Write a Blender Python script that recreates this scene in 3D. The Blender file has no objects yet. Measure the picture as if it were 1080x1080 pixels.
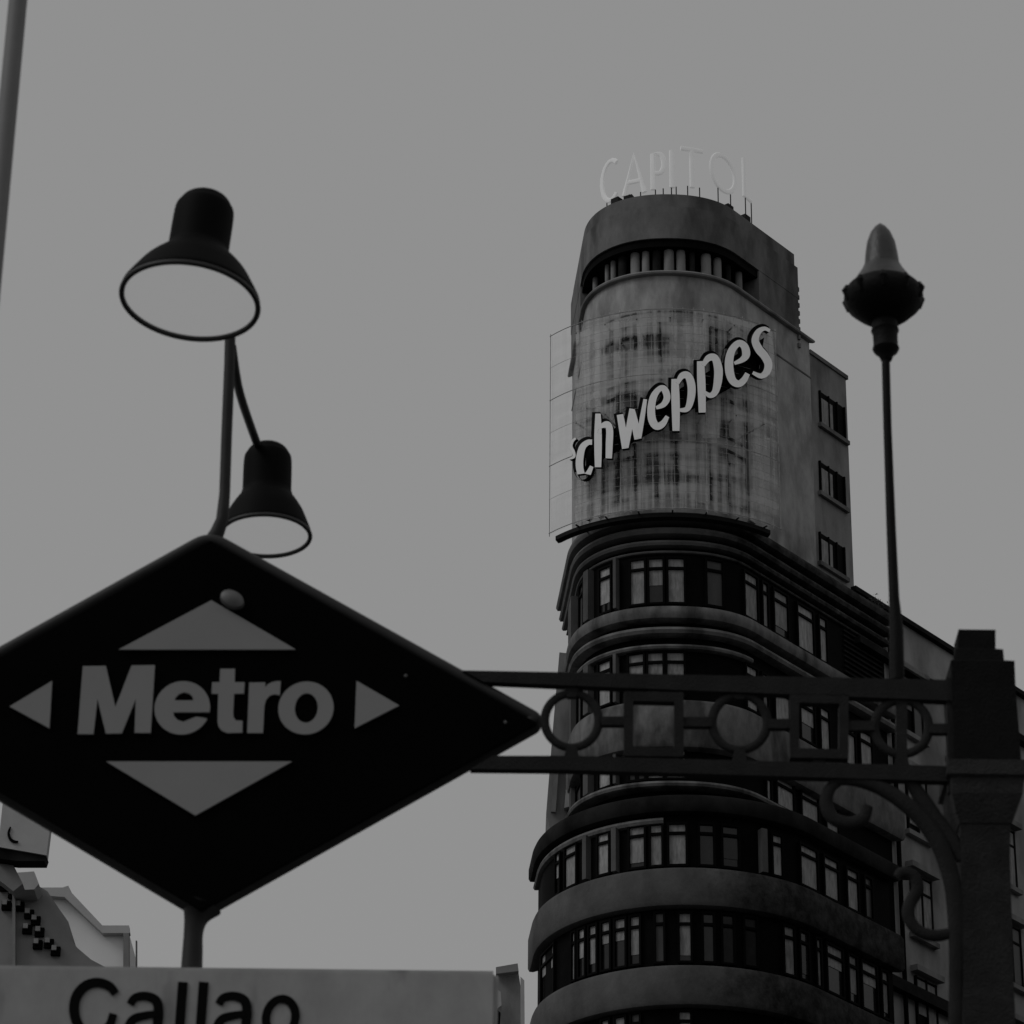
import bpy, bmesh, math, random
from mathutils import Vector, Matrix, geometry
rnd = random.Random(7)
R = math.radians
S = bpy.context.scene
C = S.collection

# ------------------------------------------------------------------ camera
F = 3600.0                 # focal length in pixels of a 1080 frame
PITCH, ROLL = R(27.4), R(0.66)
CAM = Vector((0, 0, 1.6))
MC = Matrix.Rotation(R(90) + PITCH, 3, 'X') @ Matrix.Rotation(ROLL, 3, 'Z')
cd = bpy.data.cameras.new('camera'); cam = bpy.data.objects.new('camera', cd); C.objects.link(cam)
cam.matrix_world = Matrix.Translation(CAM) @ MC.to_4x4()
cd.sensor_width = 36; cd.lens = F / 1080 * 36
cd.clip_start = 0.1; cd.clip_end = 5000
cd.dof.use_dof = True; cd.dof.focus_distance = 100; cd.dof.aperture_fstop = 16
S.camera = cam

# ------------------------------------------------------------------ world, sun, exposure
w = bpy.data.worlds.new('World'); S.world = w; w.use_nodes = True
nt = w.node_tree; nt.nodes.clear()
SUN_EL, SUN_AZ = R(45), R(-112)     # azimuth from +Y towards +X: behind and left of the camera
sky = nt.nodes.new('ShaderNodeTexSky'); sky.sky_type = 'NISHITA'; sky.sun_disc = False
sky.sun_elevation = SUN_EL; sky.sun_rotation = SUN_AZ; sky.dust_density = 4
bw = nt.nodes.new('ShaderNodeRGBToBW'); mx = nt.nodes.new('ShaderNodeMix'); mx.data_type = 'RGBA'
mx.inputs[0].default_value = 0.97
mx.inputs[7].default_value = (2.82, 2.82, 2.82, 1)       # closed grey cloud deck
bg = nt.nodes.new('ShaderNodeBackground'); bg.inputs[1].default_value = 0.10
wo = nt.nodes.new('ShaderNodeOutputWorld')
nt.links.new(sky.outputs[0], bw.inputs[0]); nt.links.new(bw.outputs[0], mx.inputs[6])
nt.links.new(mx.outputs[2], bg.inputs[0]); nt.links.new(bg.outputs[0], wo.inputs[0])
sd = bpy.data.lights.new('sun', 'SUN'); sd.energy = 0.65; sd.angle = R(25); sd.color = (1, 1, 1)
sun = bpy.data.objects.new('sun', sd); C.objects.link(sun)
sdir = Vector((math.sin(SUN_AZ) * math.cos(SUN_EL), math.cos(SUN_AZ) * math.cos(SUN_EL), math.sin(SUN_EL)))
sun.rotation_euler = sdir.to_track_quat('Z', 'Y').to_euler()
S.view_settings.view_transform = 'Standard'; S.view_settings.look = 'None'
S.view_settings.exposure = 0; S.view_settings.gamma = 1

# ------------------------------------------------------------------ materials
def mat(name, v, rough=0.8, spec=0.3, var=0.25, scale=3.0, streak=0.0, metal=0.0, emit=0.0, blot=None, bump=0.0):
    m = bpy.data.materials.new(name); m.use_nodes = True
    n = m.node_tree; b = n.nodes['Principled BSDF']
    b.inputs['Roughness'].default_value = rough
    b.inputs['Specular IOR Level'].default_value = spec
    b.inputs['Metallic'].default_value = metal
    tc = n.nodes.new('ShaderNodeTexCoord')
    nz = n.nodes.new('ShaderNodeTexNoise'); nz.inputs['Scale'].default_value = scale; nz.inputs['Detail'].default_value = 8
    nz.inputs['Roughness'].default_value = 0.65
    mp = n.nodes.new('ShaderNodeMapping')
    mp.inputs['Scale'].default_value = (1, 1, 1 - 0.8 * streak)
    n.links.new(tc.outputs['Object'], mp.inputs[0]); n.links.new(mp.outputs[0], nz.inputs['Vector'])
    rp = n.nodes.new('ShaderNodeValToRGB')
    lo, hi = v * (1 - var), v * (1 + var)
    rp.color_ramp.elements[0].position = 0.3; rp.color_ramp.elements[0].color = (lo, lo, lo, 1)
    rp.color_ramp.elements[1].position = 0.7; rp.color_ramp.elements[1].color = (hi, hi, hi, 1)
    n.links.new(nz.outputs['Fac'], rp.inputs[0])
    out = rp.outputs[0]
    if blot:                              # dark weather stains: (scale, threshold, factor)
        n2 = n.nodes.new('ShaderNodeTexNoise'); n2.inputs['Scale'].default_value = blot[0]; n2.inputs['Detail'].default_value = 6
        mp2 = n.nodes.new('ShaderNodeMapping'); mp2.inputs['Scale'].default_value = (1, 1, 0.35)
        n.links.new(tc.outputs['Object'], mp2.inputs[0]); n.links.new(mp2.outputs[0], n2.inputs['Vector'])
        r2 = n.nodes.new('ShaderNodeValToRGB')
        r2.color_ramp.elements[0].position = blot[1]; r2.color_ramp.elements[0].color = (1, 1, 1, 1)
        r2.color_ramp.elements[1].position = blot[1] + 0.15; r2.color_ramp.elements[1].color = (blot[2],) * 3 + (1,)
        n.links.new(n2.outputs['Fac'], r2.inputs[0])
        mm = n.nodes.new('ShaderNodeMix'); mm.data_type = 'RGBA'; mm.blend_type = 'MULTIPLY'; mm.inputs[0].default_value = 1
        n.links.new(out, mm.inputs[6]); n.links.new(r2.outputs[0], mm.inputs[7]); out = mm.outputs[2]
    n.links.new(out, b.inputs['Base Color'])
    if bump:
        bp = n.nodes.new('ShaderNodeBump'); bp.inputs['Strength'].default_value = bump; bp.inputs['Distance'].default_value = 0.02
        n3 = n.nodes.new('ShaderNodeTexNoise'); n3.inputs['Scale'].default_value = scale * 12; n3.inputs['Detail'].default_value = 5
        n.links.new(tc.outputs['Object'], n3.inputs['Vector']); n.links.new(n3.outputs['Fac'], bp.inputs['Height'])
        n.links.new(bp.outputs[0], b.inputs['Normal'])
    if emit:
        b.inputs['Emission Color'].default_value = (1, 1, 1, 1); b.inputs['Emission Strength'].default_value = emit
    return m

M = dict(
    stone=mat('pale_render', 0.33, 0.9, 0.2, 0.35, 1.4, 0.7, blot=(0.9, 0.5, 0.55), bump=0.3),
    drum=mat('grey_drum_stone', 0.155, 0.9, 0.2, 0.35, 1.3, 0.7, blot=(0.9, 0.5, 0.55), bump=0.3),
    band=mat('weathered_band_stone', 0.155, 0.9, 0.15, 0.45, 1.8, 0.6, blot=(1.1, 0.52, 0.4), bump=0.4),
    flank=mat('flank_stone', 0.24, 0.9, 0.2, 0.24, 1.3, 0.75, blot=(0.8, 0.5, 0.55), bump=0.3),
    dark=mat('black_tile_wall', 0.0028, 0.75, 0.05, 0.5, 2.0),  # dark stone; shadow around the windows is put into this colour too
    cornice=mat('sooty_cornice', 0.018, 0.9, 0.1, 0.5, 1.2, blot=(0.8, 0.5, 0.4)),  # near-black tone, mottled at random
    frame=mat('dark_window_steel', 0.0025, 0.7, 0.05, 0.3, 4),
    blind=mat('window_blind', 0.25, 0.7, 0.3, 0.4, 9, 0.95),
    blindlit=mat('pale_window_blind', 0.34, 0.7, 0.3, 0.4, 9, 0.95),
    blinddim=mat('dim_window_glass', 0.05, 0.4, 0.3, 0.3, 2.5, 0.8),
    darkglass=mat('dark_window_glass', 0.02, 0.15, 0.4, 0.3, 3),
    pil=mat('stone_pilaster', 0.10, 0.9, 0.2, 0.3, 1.5, 0.6),
    signface=mat('black_enamel', 0.0015, 0.5, 0.02, 0.3, 3),
    signframe=mat('painted_sign_frame', 0.027, 0.55, 0.25, 0.3, 5),
    signwhite=mat('white_enamel', 0.285, 0.6, 0.1, 0.04, 4),
    board=mat('cream_board', 0.36, 0.7, 0.15, 0.16, 7, 0.5, blot=(9, 0.6, 0.6)),
    blacktext=mat('black_lettering', 0.003, 0.6, 0.05, 0.2, 5),
    iron=mat('brown_painted_iron', 0.018, 0.7, 0.15, 0.3, 14, bump=0.3),
    ironblack=mat('black_cast_iron', 0.006, 0.6, 0.12, 0.3, 12, bump=0.2),
    post=mat('dark_granite', 0.022, 0.85, 0.2, 0.4, 16, bump=0.6),
    postlight=mat('worn_granite', 0.032, 0.85, 0.2, 0.35, 14, bump=0.6),
    lampmetal=mat('lamp_enamel', 0.003, 0.65, 0.06, 0.2, 6),
    stem=mat('grey_lamp_stem', 0.03, 0.6, 0.2, 0.3, 8),
    rim=mat('lamp_rim_metal', 0.045, 0.5, 0.3, 0.2, 6),
    panelw=mat('pale_panel', 0.42, 0.8, 0.1, 0.3, 2, 0.8),
    lampglass=mat('lit_diffuser', 0.6, 0.6, 0.2, 0.04, 5, emit=0.245),
    lampglobe=mat('smoked_glass_globe', 0.042, 0.35, 0.4, 0.35, 12, bump=0.2),
    pole=mat('grey_pole_paint', 0.21, 0.6, 0.3, 0.12, 3),
    neon=mat('neon_letter_face', 0.5, 0.6, 0.2, 0.04, 3, emit=0.13),
    capitol=mat('lit_roof_letter', 0.5, 0.6, 0.2, 0.04, 3, emit=0.188),
    steel=mat('sign_steel', 0.45, 0.6, 0.3, 0.3, 4),
    capstone=mat('soot_black_granite', 0.006, 0.85, 0.15, 0.4, 16, bump=0.6),
    nbwall=mat('neighbour_stone', 0.34, 0.9, 0.1, 0.3, 0.5, 0.3, blot=(0.4, 0.5, 0.55), bump=0.2),
    white=mat('whitewashed_far_wall', 0.85, 0.9, 0.1, 0.06, 0.5, bump=0.2),
    pale=mat('pale_far_wall', 0.45, 0.9, 0.1, 0.15, 0.5, bump=0.2),
    grey=mat('grey_far_wall', 0.26, 0.9, 0.1, 0.2, 0.5, 0.3, bump=0.2),
    asphalt=mat('asphalt', 0.05, 0.9, 0.2, 0.3, 2.0),
    plant=mat('roof_plant_leaf', 0.06, 0.8, 0.2, 0.3, 4),
    chrome=mat('worn_bolt_metal', 0.10, 0.5, 0.5, 0.2, 8),
    corner=mat('opposite_facade_stone', 0.06, 0.9, 0.1, 0.3, 0.6),
)
def shaded_stone(nm, v, xa, xb):  # mottled stone, with the right side's shade painted in along X
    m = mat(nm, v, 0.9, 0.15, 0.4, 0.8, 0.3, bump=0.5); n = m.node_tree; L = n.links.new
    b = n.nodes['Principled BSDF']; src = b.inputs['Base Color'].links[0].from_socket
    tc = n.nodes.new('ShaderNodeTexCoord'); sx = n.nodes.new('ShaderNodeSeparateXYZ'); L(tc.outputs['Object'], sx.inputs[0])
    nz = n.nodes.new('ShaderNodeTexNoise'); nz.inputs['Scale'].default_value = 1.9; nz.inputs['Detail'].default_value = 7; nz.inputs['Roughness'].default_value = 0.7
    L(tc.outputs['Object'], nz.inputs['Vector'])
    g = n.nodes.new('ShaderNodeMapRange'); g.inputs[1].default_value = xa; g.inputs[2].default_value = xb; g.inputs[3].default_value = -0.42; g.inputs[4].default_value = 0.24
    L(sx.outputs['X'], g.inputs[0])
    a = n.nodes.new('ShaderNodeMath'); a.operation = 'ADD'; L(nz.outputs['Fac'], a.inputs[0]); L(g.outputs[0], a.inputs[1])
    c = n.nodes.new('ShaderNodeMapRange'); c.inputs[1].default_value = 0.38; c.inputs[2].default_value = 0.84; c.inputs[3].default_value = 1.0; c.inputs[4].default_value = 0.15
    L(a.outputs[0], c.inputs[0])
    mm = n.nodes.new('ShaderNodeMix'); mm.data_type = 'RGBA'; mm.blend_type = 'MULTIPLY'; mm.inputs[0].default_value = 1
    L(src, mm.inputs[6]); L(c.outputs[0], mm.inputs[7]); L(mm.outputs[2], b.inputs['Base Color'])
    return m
M['soot'] = shaded_stone('sooty_band_stone', 0.095, 4.6, 8.2); M['soot2'] = shaded_stone('sooty_cornice_stone', 0.12, 5.0, 7.6)
def net_mat(alo, ahi):
    m = bpy.data.materials.new('sign_netting'); m.use_nodes = True; n = m.node_tree
    b = n.nodes['Principled BSDF']; b.inputs['Base Color'].default_value = (0.85, 0.85, 0.85, 1); b.inputs['Roughness'].default_value = 0.8
    b.inputs['Specular IOR Level'].default_value = 0.1
    tc = n.nodes.new('ShaderNodeTexCoord'); mp = n.nodes.new('ShaderNodeMapping'); mp.inputs['Scale'].default_value = (3.6, 0.5, 0.13)
    nz = n.nodes.new('ShaderNodeTexNoise'); nz.inputs['Scale'].default_value = 1.6; nz.inputs['Detail'].default_value = 6
    mp2 = n.nodes.new('ShaderNodeMapping'); mp2.inputs['Scale'].default_value = (0.25, 0.25, 1.5)
    nz2 = n.nodes.new('ShaderNodeTexNoise'); nz2.inputs['Scale'].default_value = 1.3; nz2.inputs['Detail'].default_value = 4
    ad = n.nodes.new('ShaderNodeMath'); ad.operation = 'ADD'
    mr = n.nodes.new('ShaderNodeMapRange'); mr.inputs[1].default_value = 0.85; mr.inputs[2].default_value = 1.17
    mr.inputs[3].default_value = alo; mr.inputs[4].default_value = ahi
    L = n.links.new
    L(tc.outputs['Object'], mp.inputs[0]); L(mp.outputs[0], nz.inputs['Vector']); L(tc.outputs['Object'], mp2.inputs[0]); L(mp2.outputs[0], nz2.inputs['Vector'])
    L(nz.outputs['Fac'], ad.inputs[0]); L(nz2.outputs['Fac'], ad.inputs[1]); L(ad.outputs[0], mr.inputs[0])
    tr = n.nodes.new('ShaderNodeBsdfTransparent'); tl = n.nodes.new('ShaderNodeBsdfTranslucent'); tl.inputs[0].default_value = (0.85, 0.85, 0.85, 1)
    m1 = n.nodes.new('ShaderNodeMixShader'); m1.inputs[0].default_value = 0.5
    m2 = n.nodes.new('ShaderNodeMixShader')
    L(b.outputs[0], m1.inputs[1]); L(tl.outputs[0], m1.inputs[2])
    L(mr.outputs[0], m2.inputs[0]); L(tr.outputs[0], m2.inputs[1]); L(m1.outputs[0], m2.inputs[2])
    L(m2.outputs[0], n.nodes['Material Output'].inputs['Surface'])
    return m
M['net'] = net_mat(0.04, 0.9); M['net2'] = net_mat(0.65, 1.0); M['net3'] = net_mat(0.0, 0.22)

# ------------------------------------------------------------------ object helpers
def obj(name, bm, m, parent=None, smooth=False, mats=None):
    me = bpy.data.meshes.new(name)
    bmesh.ops.recalc_face_normals(bm, faces=bm.faces)
    bm.to_mesh(me); bm.free()
    for q in (mats or [m]): me.materials.append(q)
    if smooth:
        for p in me.polygons: p.use_smooth = True
        me.set_sharp_from_angle(angle=R(40))
    o = bpy.data.objects.new(name, me); C.objects.link(o)
    if parent is not None:
        o.parent = parent
        o.matrix_parent_inverse = Matrix.Translation(parent_world(parent)).inverted()
    return o
def parent_world(p):
    v = Vector(p.location)
    if p.parent is not None:
        v = v + Vector((0, 0, 0))
    return v
def tag(o, label=None, cat=None, group=None, kind=None):
    if label: o['label'] = label
    if cat: o['category'] = cat
    if group: o['group'] = group
    if kind: o['kind'] = kind
    return o
def thing(name, label, cat, loc=(0, 0, 0), group=None):
    o = bpy.data.objects.new(name, None); C.objects.link(o); o.location = loc; o.empty_display_size = 0.3
    return tag(o, label, cat, group)
def box(bm, a, b, mi=0):
    x0, y0, z0 = a; x1, y1, z1 = b
    v = [bm.verts.new(p) for p in ((x0,y0,z0),(x1,y0,z0),(x1,y1,z0),(x0,y1,z0),(x0,y0,z1),(x1,y0,z1),(x1,y1,z1),(x0,y1,z1))]
    for f in ((0,3,2,1),(4,5,6,7),(0,1,5,4),(1,2,6,5),(2,3,7,6),(3,0,4,7)):
        bm.faces.new([v[i] for i in f]).material_index = mi
def obox(bm, o, u, v, wv, du, dv, dw):
    """box at origin o spanned by unit vectors u,v,w with ranges"""
    P = []
    for k in dw:
        for a, b in ((du[0], dv[0]), (du[1], dv[0]), (du[1], dv[1]), (du[0], dv[1])):
            P.append(bm.verts.new(o + u * a + v * b + wv * k))
    for f in ((0,3,2,1),(4,5,6,7),(0,1,5,4),(1,2,6,5),(2,3,7,6),(3,0,4,7)):
        bm.faces.new([P[i] for i in f])
def prism(bm, pts, z0, z1, mi=0):
    lo = [bm.verts.new((p[0], p[1], z0)) for p in pts]; hi = [bm.verts.new((p[0], p[1], z1)) for p in pts]
    n = len(pts)
    for i in range(n):
        bm.faces.new((lo[i], lo[(i+1) % n], hi[(i+1) % n], hi[i])).material_index = mi
    bm.faces.new(hi); bm.faces.new(lo[::-1])
def tube(bm, pts, rad, seg=12, closed=False, flat=1.0, up=Vector((0, 1, 0)), caps=True):
    """sweep of an ellipse; rad number or list; flat = half-size along 'up' relative to rad"""
    pts = [Vector(p) for p in pts]; n = len(pts)
    if not isinstance(rad, (list, tuple)): rad = [rad] * n
    rings = []
    for i, p in enumerate(pts):
        if closed: t = pts[(i+1) % n] - pts[i-1]
        else: t = pts[min(i+1, n-1)] - pts[max(i-1, 0)]
        t.normalize()
        u = up - t * up.dot(t)
        if u.length < 1e-4: u = Vector((1, 0, 0)) - t * t.x
        u.normalize(); s = t.cross(u)
        rings.append([bm.verts.new(p + s * (math.cos(a) * rad[i]) + u * (math.sin(a) * rad[i] * flat))
                      for a in (2 * math.pi * k / seg for k in range(seg))])
    for i in range(n if closed else n - 1):
        A, B = rings[i], rings[(i+1) % n]
        for k in range(seg):
            bm.faces.new((A[k], A[(k+1) % seg], B[(k+1) % seg], B[k]))
    if not closed and caps:
        bm.faces.new(rings[0][::-1]); bm.faces.new(rings[-1])
def lathe(bm, prof, seg=48, mtx=None):
    """prof list of (r,z)"""
    rings = []
    for r, z in prof:
        if r <= 1e-6: rings.append([bm.verts.new((0, 0, z))])
        else: rings.append([bm.verts.new((r * math.cos(2*math.pi*k/seg), r * math.sin(2*math.pi*k/seg), z)) for k in range(seg)])
    for A, B in zip(rings, rings[1:]):
        for k in range(seg):
            a = [A[k % len(A)], A[(k+1) % len(A)], B[(k+1) % len(B)], B[k % len(B)]]
            f = []
            for q in a:
                if q not in f: f.append(q)
            if len(f) > 2: bm.faces.new(f)
    if mtx is not None: bmesh.ops.transform(bm, matrix=mtx, verts=bm.verts)
def spline(pts, sub=6):
    """Catmull-Rom over tuples"""
    if len(pts) < 3: return [tuple(p) for p in pts]
    P = [pts[0]] + list(pts) + [pts[-1]]; out = []
    for i in range(1, len(P) - 2):
        for k in range(sub):
            t = k / sub
            out.append(tuple(0.5 * ((2*b) + (-a+c)*t + (2*a-5*b+4*c-d)*t*t + (-a+3*b-3*c+d)*t**3)
                             for a, b, c, d in zip(P[i-1], P[i], P[i+1], P[i+2])))
    out.append(tuple(pts[-1])); return out
def outline_solid(bm, loops, to3d, back):
    """loops of pixel points (first outer, rest holes) -> solid; front material 0, sides/back material 1"""
    L2 = [[Vector((x, -y, 0)) for x, y in lp] for lp in loops]
    tris = geometry.tessellate_polygon(L2)
    flat = [p for lp in loops for p in lp]
    fr = [bm.verts.new(to3d(x, y)) for x, y in flat]
    bk = [bm.verts.new(v.co + back) for v in fr]
    for t in tris:
        try:
            bm.faces.new([fr[i] for i in t]); f = bm.faces.new([bk[i] for i in reversed(t)]); f.material_index = 1
        except ValueError: pass
    o = 0
    for lp in loops:
        n = len(lp)
        for i in range(n):
            f = bm.faces.new((fr[o+i], fr[o+(i+1) % n], bk[o+(i+1) % n], bk[o+i])); f.material_index = 1
        o += n
def ribbon(pts, cap=True):
    """pixel stroke (x,y,w) -> outline polygon"""
    p = spline(pts, 6); Lf, Rt = [], []
    for i, (x, y, wd) in enumerate(p):
        a, b = p[max(i-1, 0)], p[min(i+1, len(p)-1)]
        dx, dy = b[0]-a[0], b[1]-a[1]; l = math.hypot(dx, dy) or 1
        nx, ny = -dy/l, dx/l
        Lf.append((x + nx*wd/2, y + ny*wd/2)); Rt.append((x - nx*wd/2, y - ny*wd/2))
    return Lf + Rt[::-1]

# ------------------------------------------------------------------ picture <-> place
def ray(x, y): return MC @ Vector(((x - 540) / F, -(y - 540) / F, -1))
def proj(p):
    q = MC.transposed() @ (Vector(p) - CAM)
    return (540 + F * q.x / -q.z, 540 - F * q.y / -q.z)
def onY(x, y, Y):
    d = ray(x, y); return CAM + d * (Y / d.y)
def zat(px, py, y):
    """height on the vertical line (px,py) that shows at picture row y"""
    lo, hi = -20.0, 150.0
    for _ in range(50):
        m = (lo + hi) / 2
        if proj((px, py, m))[1] > y: lo = m
        else: hi = m
    return lo

# ------------------------------------------------------------------ ground
bm = bmesh.new(); box(bm, (-1500, -1500, -0.5), (1500, 1500, 0.0))
tag(obj('ground', bm, M['asphalt']), kind='structure')

# ================================================================== the round-fronted corner building
NR = Vector((0.777, -0.629, 0)); UR = Vector((0.629, 0.777, 0))      # right flank normal and direction
NL = Vector((-0.997, -0.075, 0)); UL = Vector((-0.075, 0.997, 0))
class Plan:
    def __init__(s, cx, front, a, b, n, lenL, lenR, a_left=None):
        s.cx, s.a, s.b, s.n, s.lenL, s.lenR = cx, a, b, n, lenL, lenR
        s.cy = front + b
        s.P, s.N = [], []
        aL, aR = math.atan2(NL.x, -NL.y), math.atan2(NR.x, -NR.y)
        K = 160
        for i in range(K + 1):
            ang = aL + (aR - aL) * i / K              # outward normal angle
            # superellipse point with this normal: solve by bisection on t
            lo, hi = -math.pi, math.pi
            lo, hi = -1.9, 1.9
            tgt = ang
            nx, ny = math.sin(ang), -math.cos(ang)
            # |x/a|^(n-1)/a : |y/b|^(n-1)/b = nx:ny
            q = 1 / (n - 1)
            a = s.a if (nx >= 0 or a_left is None) else a_left
            X = (abs(nx) * a) ** q; Yv = (abs(ny) * b) ** q
            k = (X ** n + Yv ** n) ** (-1 / n)
            x = a * X * k * (1 if nx >= 0 else -1); yv = b * Yv * k * (1 if ny >= 0 else -1)
            s.P.append(Vector((s.cx + x, s.cy + yv, 0))); s.N.append(Vector((nx, ny, 0)))
        s.front = front
    def curve(s, off):
        P = [p + n * off for p, n in zip(s.P, s.N)]
        return [P[0] + UL * (s.lenL + off)] + P + [P[-1] + UR * (s.lenR + off)]
    def z(s, y, off=0): return zat(s.cx, s.front - off, y)
    def at_px(s, x, off, z):
        """point + outward normal + tangent on the offset curve seen at picture column x at height z"""
        c = s.curve(off); nn = [NL] + s.N + [NR]
        prev = None
        for i in range(len(c) - 1):
            sub = 60 if i in (0, len(c) - 2) else 1
            for k in range(sub):
                t0, t1 = k / sub, (k + 1) / sub
                A = c[i].lerp(c[i+1], t0); B = c[i].lerp(c[i+1], t1)
                xa = proj((A.x, A.y, z))[0]; xb = proj((B.x, B.y, z))[0]
                if xa <= x <= xb and xb > xa:
                    t = (x - xa) / (xb - xa); p = A.lerp(B, t)
                    nm = (nn[i].lerp(nn[min(i+1, len(nn)-1)], t0 + (t1-t0)*t)).normalized()
                    return p, nm
        return None
def plan_prism(name, pl, off, y0, y1, m, parent, zoff=None, z_abs=None):
    z1, z0 = z_abs if z_abs else (pl.z(y0, off), pl.z(y1, off))
    c = pl.curve(off)
    bm = bmesh.new(); prism(bm, c, z0, z1)
    return obj(name, bm, m, parent, smooth=True)
def moulding(name, pl, off, y0, y1, m, parent, rnd_=0.5, xr=None):
    """band with a rounded face swept round the plan"""
    z1, z0 = pl.z(y0, off), pl.z(y1, off); h = z1 - z0; r = min(h * rnd_, 0.16)
    prof = [(off - 0.55, z0), (off - r, z0), (off - r*0.3, z0 + r*0.3), (off, z0 + r), (off, z1 - r), (off - r*0.3, z1 - r*0.3), (off - r, z1), (off - 0.55, z1)]
    cs = [[Vector((p.x, p.y, z)) for p in pl.curve(o)] for o, z in prof]
    if xr:
        keep = [i for i, p in enumerate(cs[3]) if xr[0] <= proj(p)[0] <= xr[1]]
        cs = [c[keep[0]:keep[-1]+1] for c in cs]
    bm = bmesh.new(); V = [[bm.verts.new(p) for p in c] for c in cs]; n = len(V)
    for i in range(n):
        A, B = V[i], V[(i+1) % n]
        for k in range(len(A) - 1): bm.faces.new((A[k], A[k+1], B[k+1], B[k]))
    bm.faces.new([v[0] for v in V]); bm.faces.new([v[-1] for v in V][::-1])
    return obj(name, bm, m, parent, smooth=True)
def window(parent, pl, xa, xb, ya, yb, off, shade, transom=0.22, bars=0, name='window'):
    """one window between picture columns xa..xb; ya,yb are rows measured at the front apex"""
    z1, z0 = pl.z(ya, off), pl.z(yb, off); zm = (z0 + z1) / 2
    A = pl.at_px(xa, off, zm); B = pl.at_px(xb, off, zm)
    if not A or not B: return None
    a, b = A[0], B[0]; u = (b - a); wd = u.length; u.normalize(); n = Vector((u.y, -u.x, 0))
    if n.dot(A[1]) < 0: n = -n
    o = Vector((a.x, a.y, z0)); up = Vector((0, 0, 1)); h = z1 - z0; t = 0.07
    fb = bmesh.new()
    obox(fb, o, u, n, up, (-t, 0), (-0.1, 0.10), (-t, h + t)); obox(fb, o, u, n, up, (wd, wd + t), (-0.1, 0.10), (-t, h + t))
    obox(fb, o, u, n, up, (0, wd), (-0.1, 0.097), (-t, 0)); obox(fb, o, u, n, up, (0, wd), (-0.1, 0.097), (h, h + t))
    zt = h * (1 - transom)
    obox(fb, o, u, n, up, (0, wd), (-0.1, 0.09), (zt - 0.05, zt + 0.04))
    for k in range(bars):
        c = wd * (k + 1) / (bars + 1); obox(fb, o, u, n, up, (c - 0.012, c + 0.012), (-0.1, 0.05), (0, zt - 0.05))
    f = obj(name, fb, M['frame'], parent)
    pb = bmesh.new(); drop = rnd.choice([0, 0, 0, 0, .12, .2, .4, .55]) * h if shade != 'blinddim' and wd > .25 else 0
    obox(pb, o, u, n, up, (0.0, wd), (-0.06, 0.03), (drop, zt - 0.05)); obox(pb, o, u, n, up, (0.0, wd), (-0.06, 0.025), (zt + 0.04, h))
    obj('pane', pb, M[shade], f)
    if drop:
        gb = bmesh.new(); obox(gb, o, u, n, up, (0.0, wd), (-0.06, 0.01), (0, drop - .003)); obj('glass', gb, M['darkglass'], f)
    return f

bld = thing('corner_building', 'tall dark stone corner building with a rounded front, ringed storeys and a round-headed tower', 'building', (5.3, 103, 0))
# lower, wider body (rows below 850) and the upper body
PB = Plan(5.62, 99.3, 5.0, 5.0, 2.0, 1.2, 18.0, a_left=4.54)
PA = Plan(5.32, 99.7, 3.05, 3.1, 2.3, 6.6, 27.0)
PA.lenL = 3.6
PT = Plan(5.35, 100.3, 2.95, 2.95, 2.2, 4.0, 3.2)      # tower head and shaft

# -- lengths of the flanks from picture columns
def flank_len(pl, x, off, yrow):
    P = pl.P[-1] + NR * off; nrm = NR
    d = ray(x, yrow); t = (P - CAM).dot(nrm) / d.dot(nrm); q = CAM + d * t
    return (Vector((q.x, q.y, 0)) - Vector((P.x, P.y, 0))).dot(UR), q.z
PB.lenR = flank_len(PB, 938, 0, 950)[0]
PA.lenR = flank_len(PA, 941, 0.4, 660)[0]
print('lenR', PA.lenR, PB.lenR)
zB = PB.z(858, 0)
zA1 = PA.z(538, 0.42)
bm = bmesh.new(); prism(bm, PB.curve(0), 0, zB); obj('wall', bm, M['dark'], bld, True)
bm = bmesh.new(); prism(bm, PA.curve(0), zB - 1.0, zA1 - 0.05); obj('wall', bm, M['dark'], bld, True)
# A: cornice rings and bands
for y0, y1, off, mk, nm in ((538, 549, .42, 'band', 'cornice'), (554, 563, .33, 'band', 'cornice'), (568, 575, .24, 'band', 'cornice'), (580, 583, .10, 'band', 'cornice'),
                    (637, 652, .40, 'band', 'spandrel'), (659, 668, .36, 'band', 'string_course'), (678, 684, .22, 'band', 'string_course'),
                    (736, 788, .34, 'band', 'spandrel'), (822, 829, .45, 'band', 'string_course')):
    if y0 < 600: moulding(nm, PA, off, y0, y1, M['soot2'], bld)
    elif nm == 'string_course' and y0 < 700: moulding(nm, PA, off, y0, y1, M[mk], bld, xr=(0, 3000 if y0 < 670 else 800))
    else: moulding(nm, PA, off, y0, y1, M[mk], bld)
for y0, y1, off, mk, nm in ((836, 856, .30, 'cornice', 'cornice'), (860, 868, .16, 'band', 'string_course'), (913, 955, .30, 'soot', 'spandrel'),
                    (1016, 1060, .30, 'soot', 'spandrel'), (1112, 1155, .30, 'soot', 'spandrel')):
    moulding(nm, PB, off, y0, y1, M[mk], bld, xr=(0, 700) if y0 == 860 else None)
zz = PB.z(1155, .3)
for k in range(9):
    z1 = zz - 1.9 - k * 3.3; 
    if z1 < 5: break
    bm = bmesh.new(); prism(bm, PB.curve(0.3), z1 - 1.5, z1); obj('spandrel', bm, M['band'], bld, True)
def px_slab(name, px, Y, depth, m):
    bm = bmesh.new(); outline_solid(bm, [px], lambda x, y: onY(x, y, Y), Vector((0, depth, 0))); return obj(name, bm, None, bld, mats=[m, m])
px_slab('side_wing', [(590,688),(608,690),(606,900),(586,900),(576,858),(583,770)], 103.6, 2.5, M['flank'])
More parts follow.
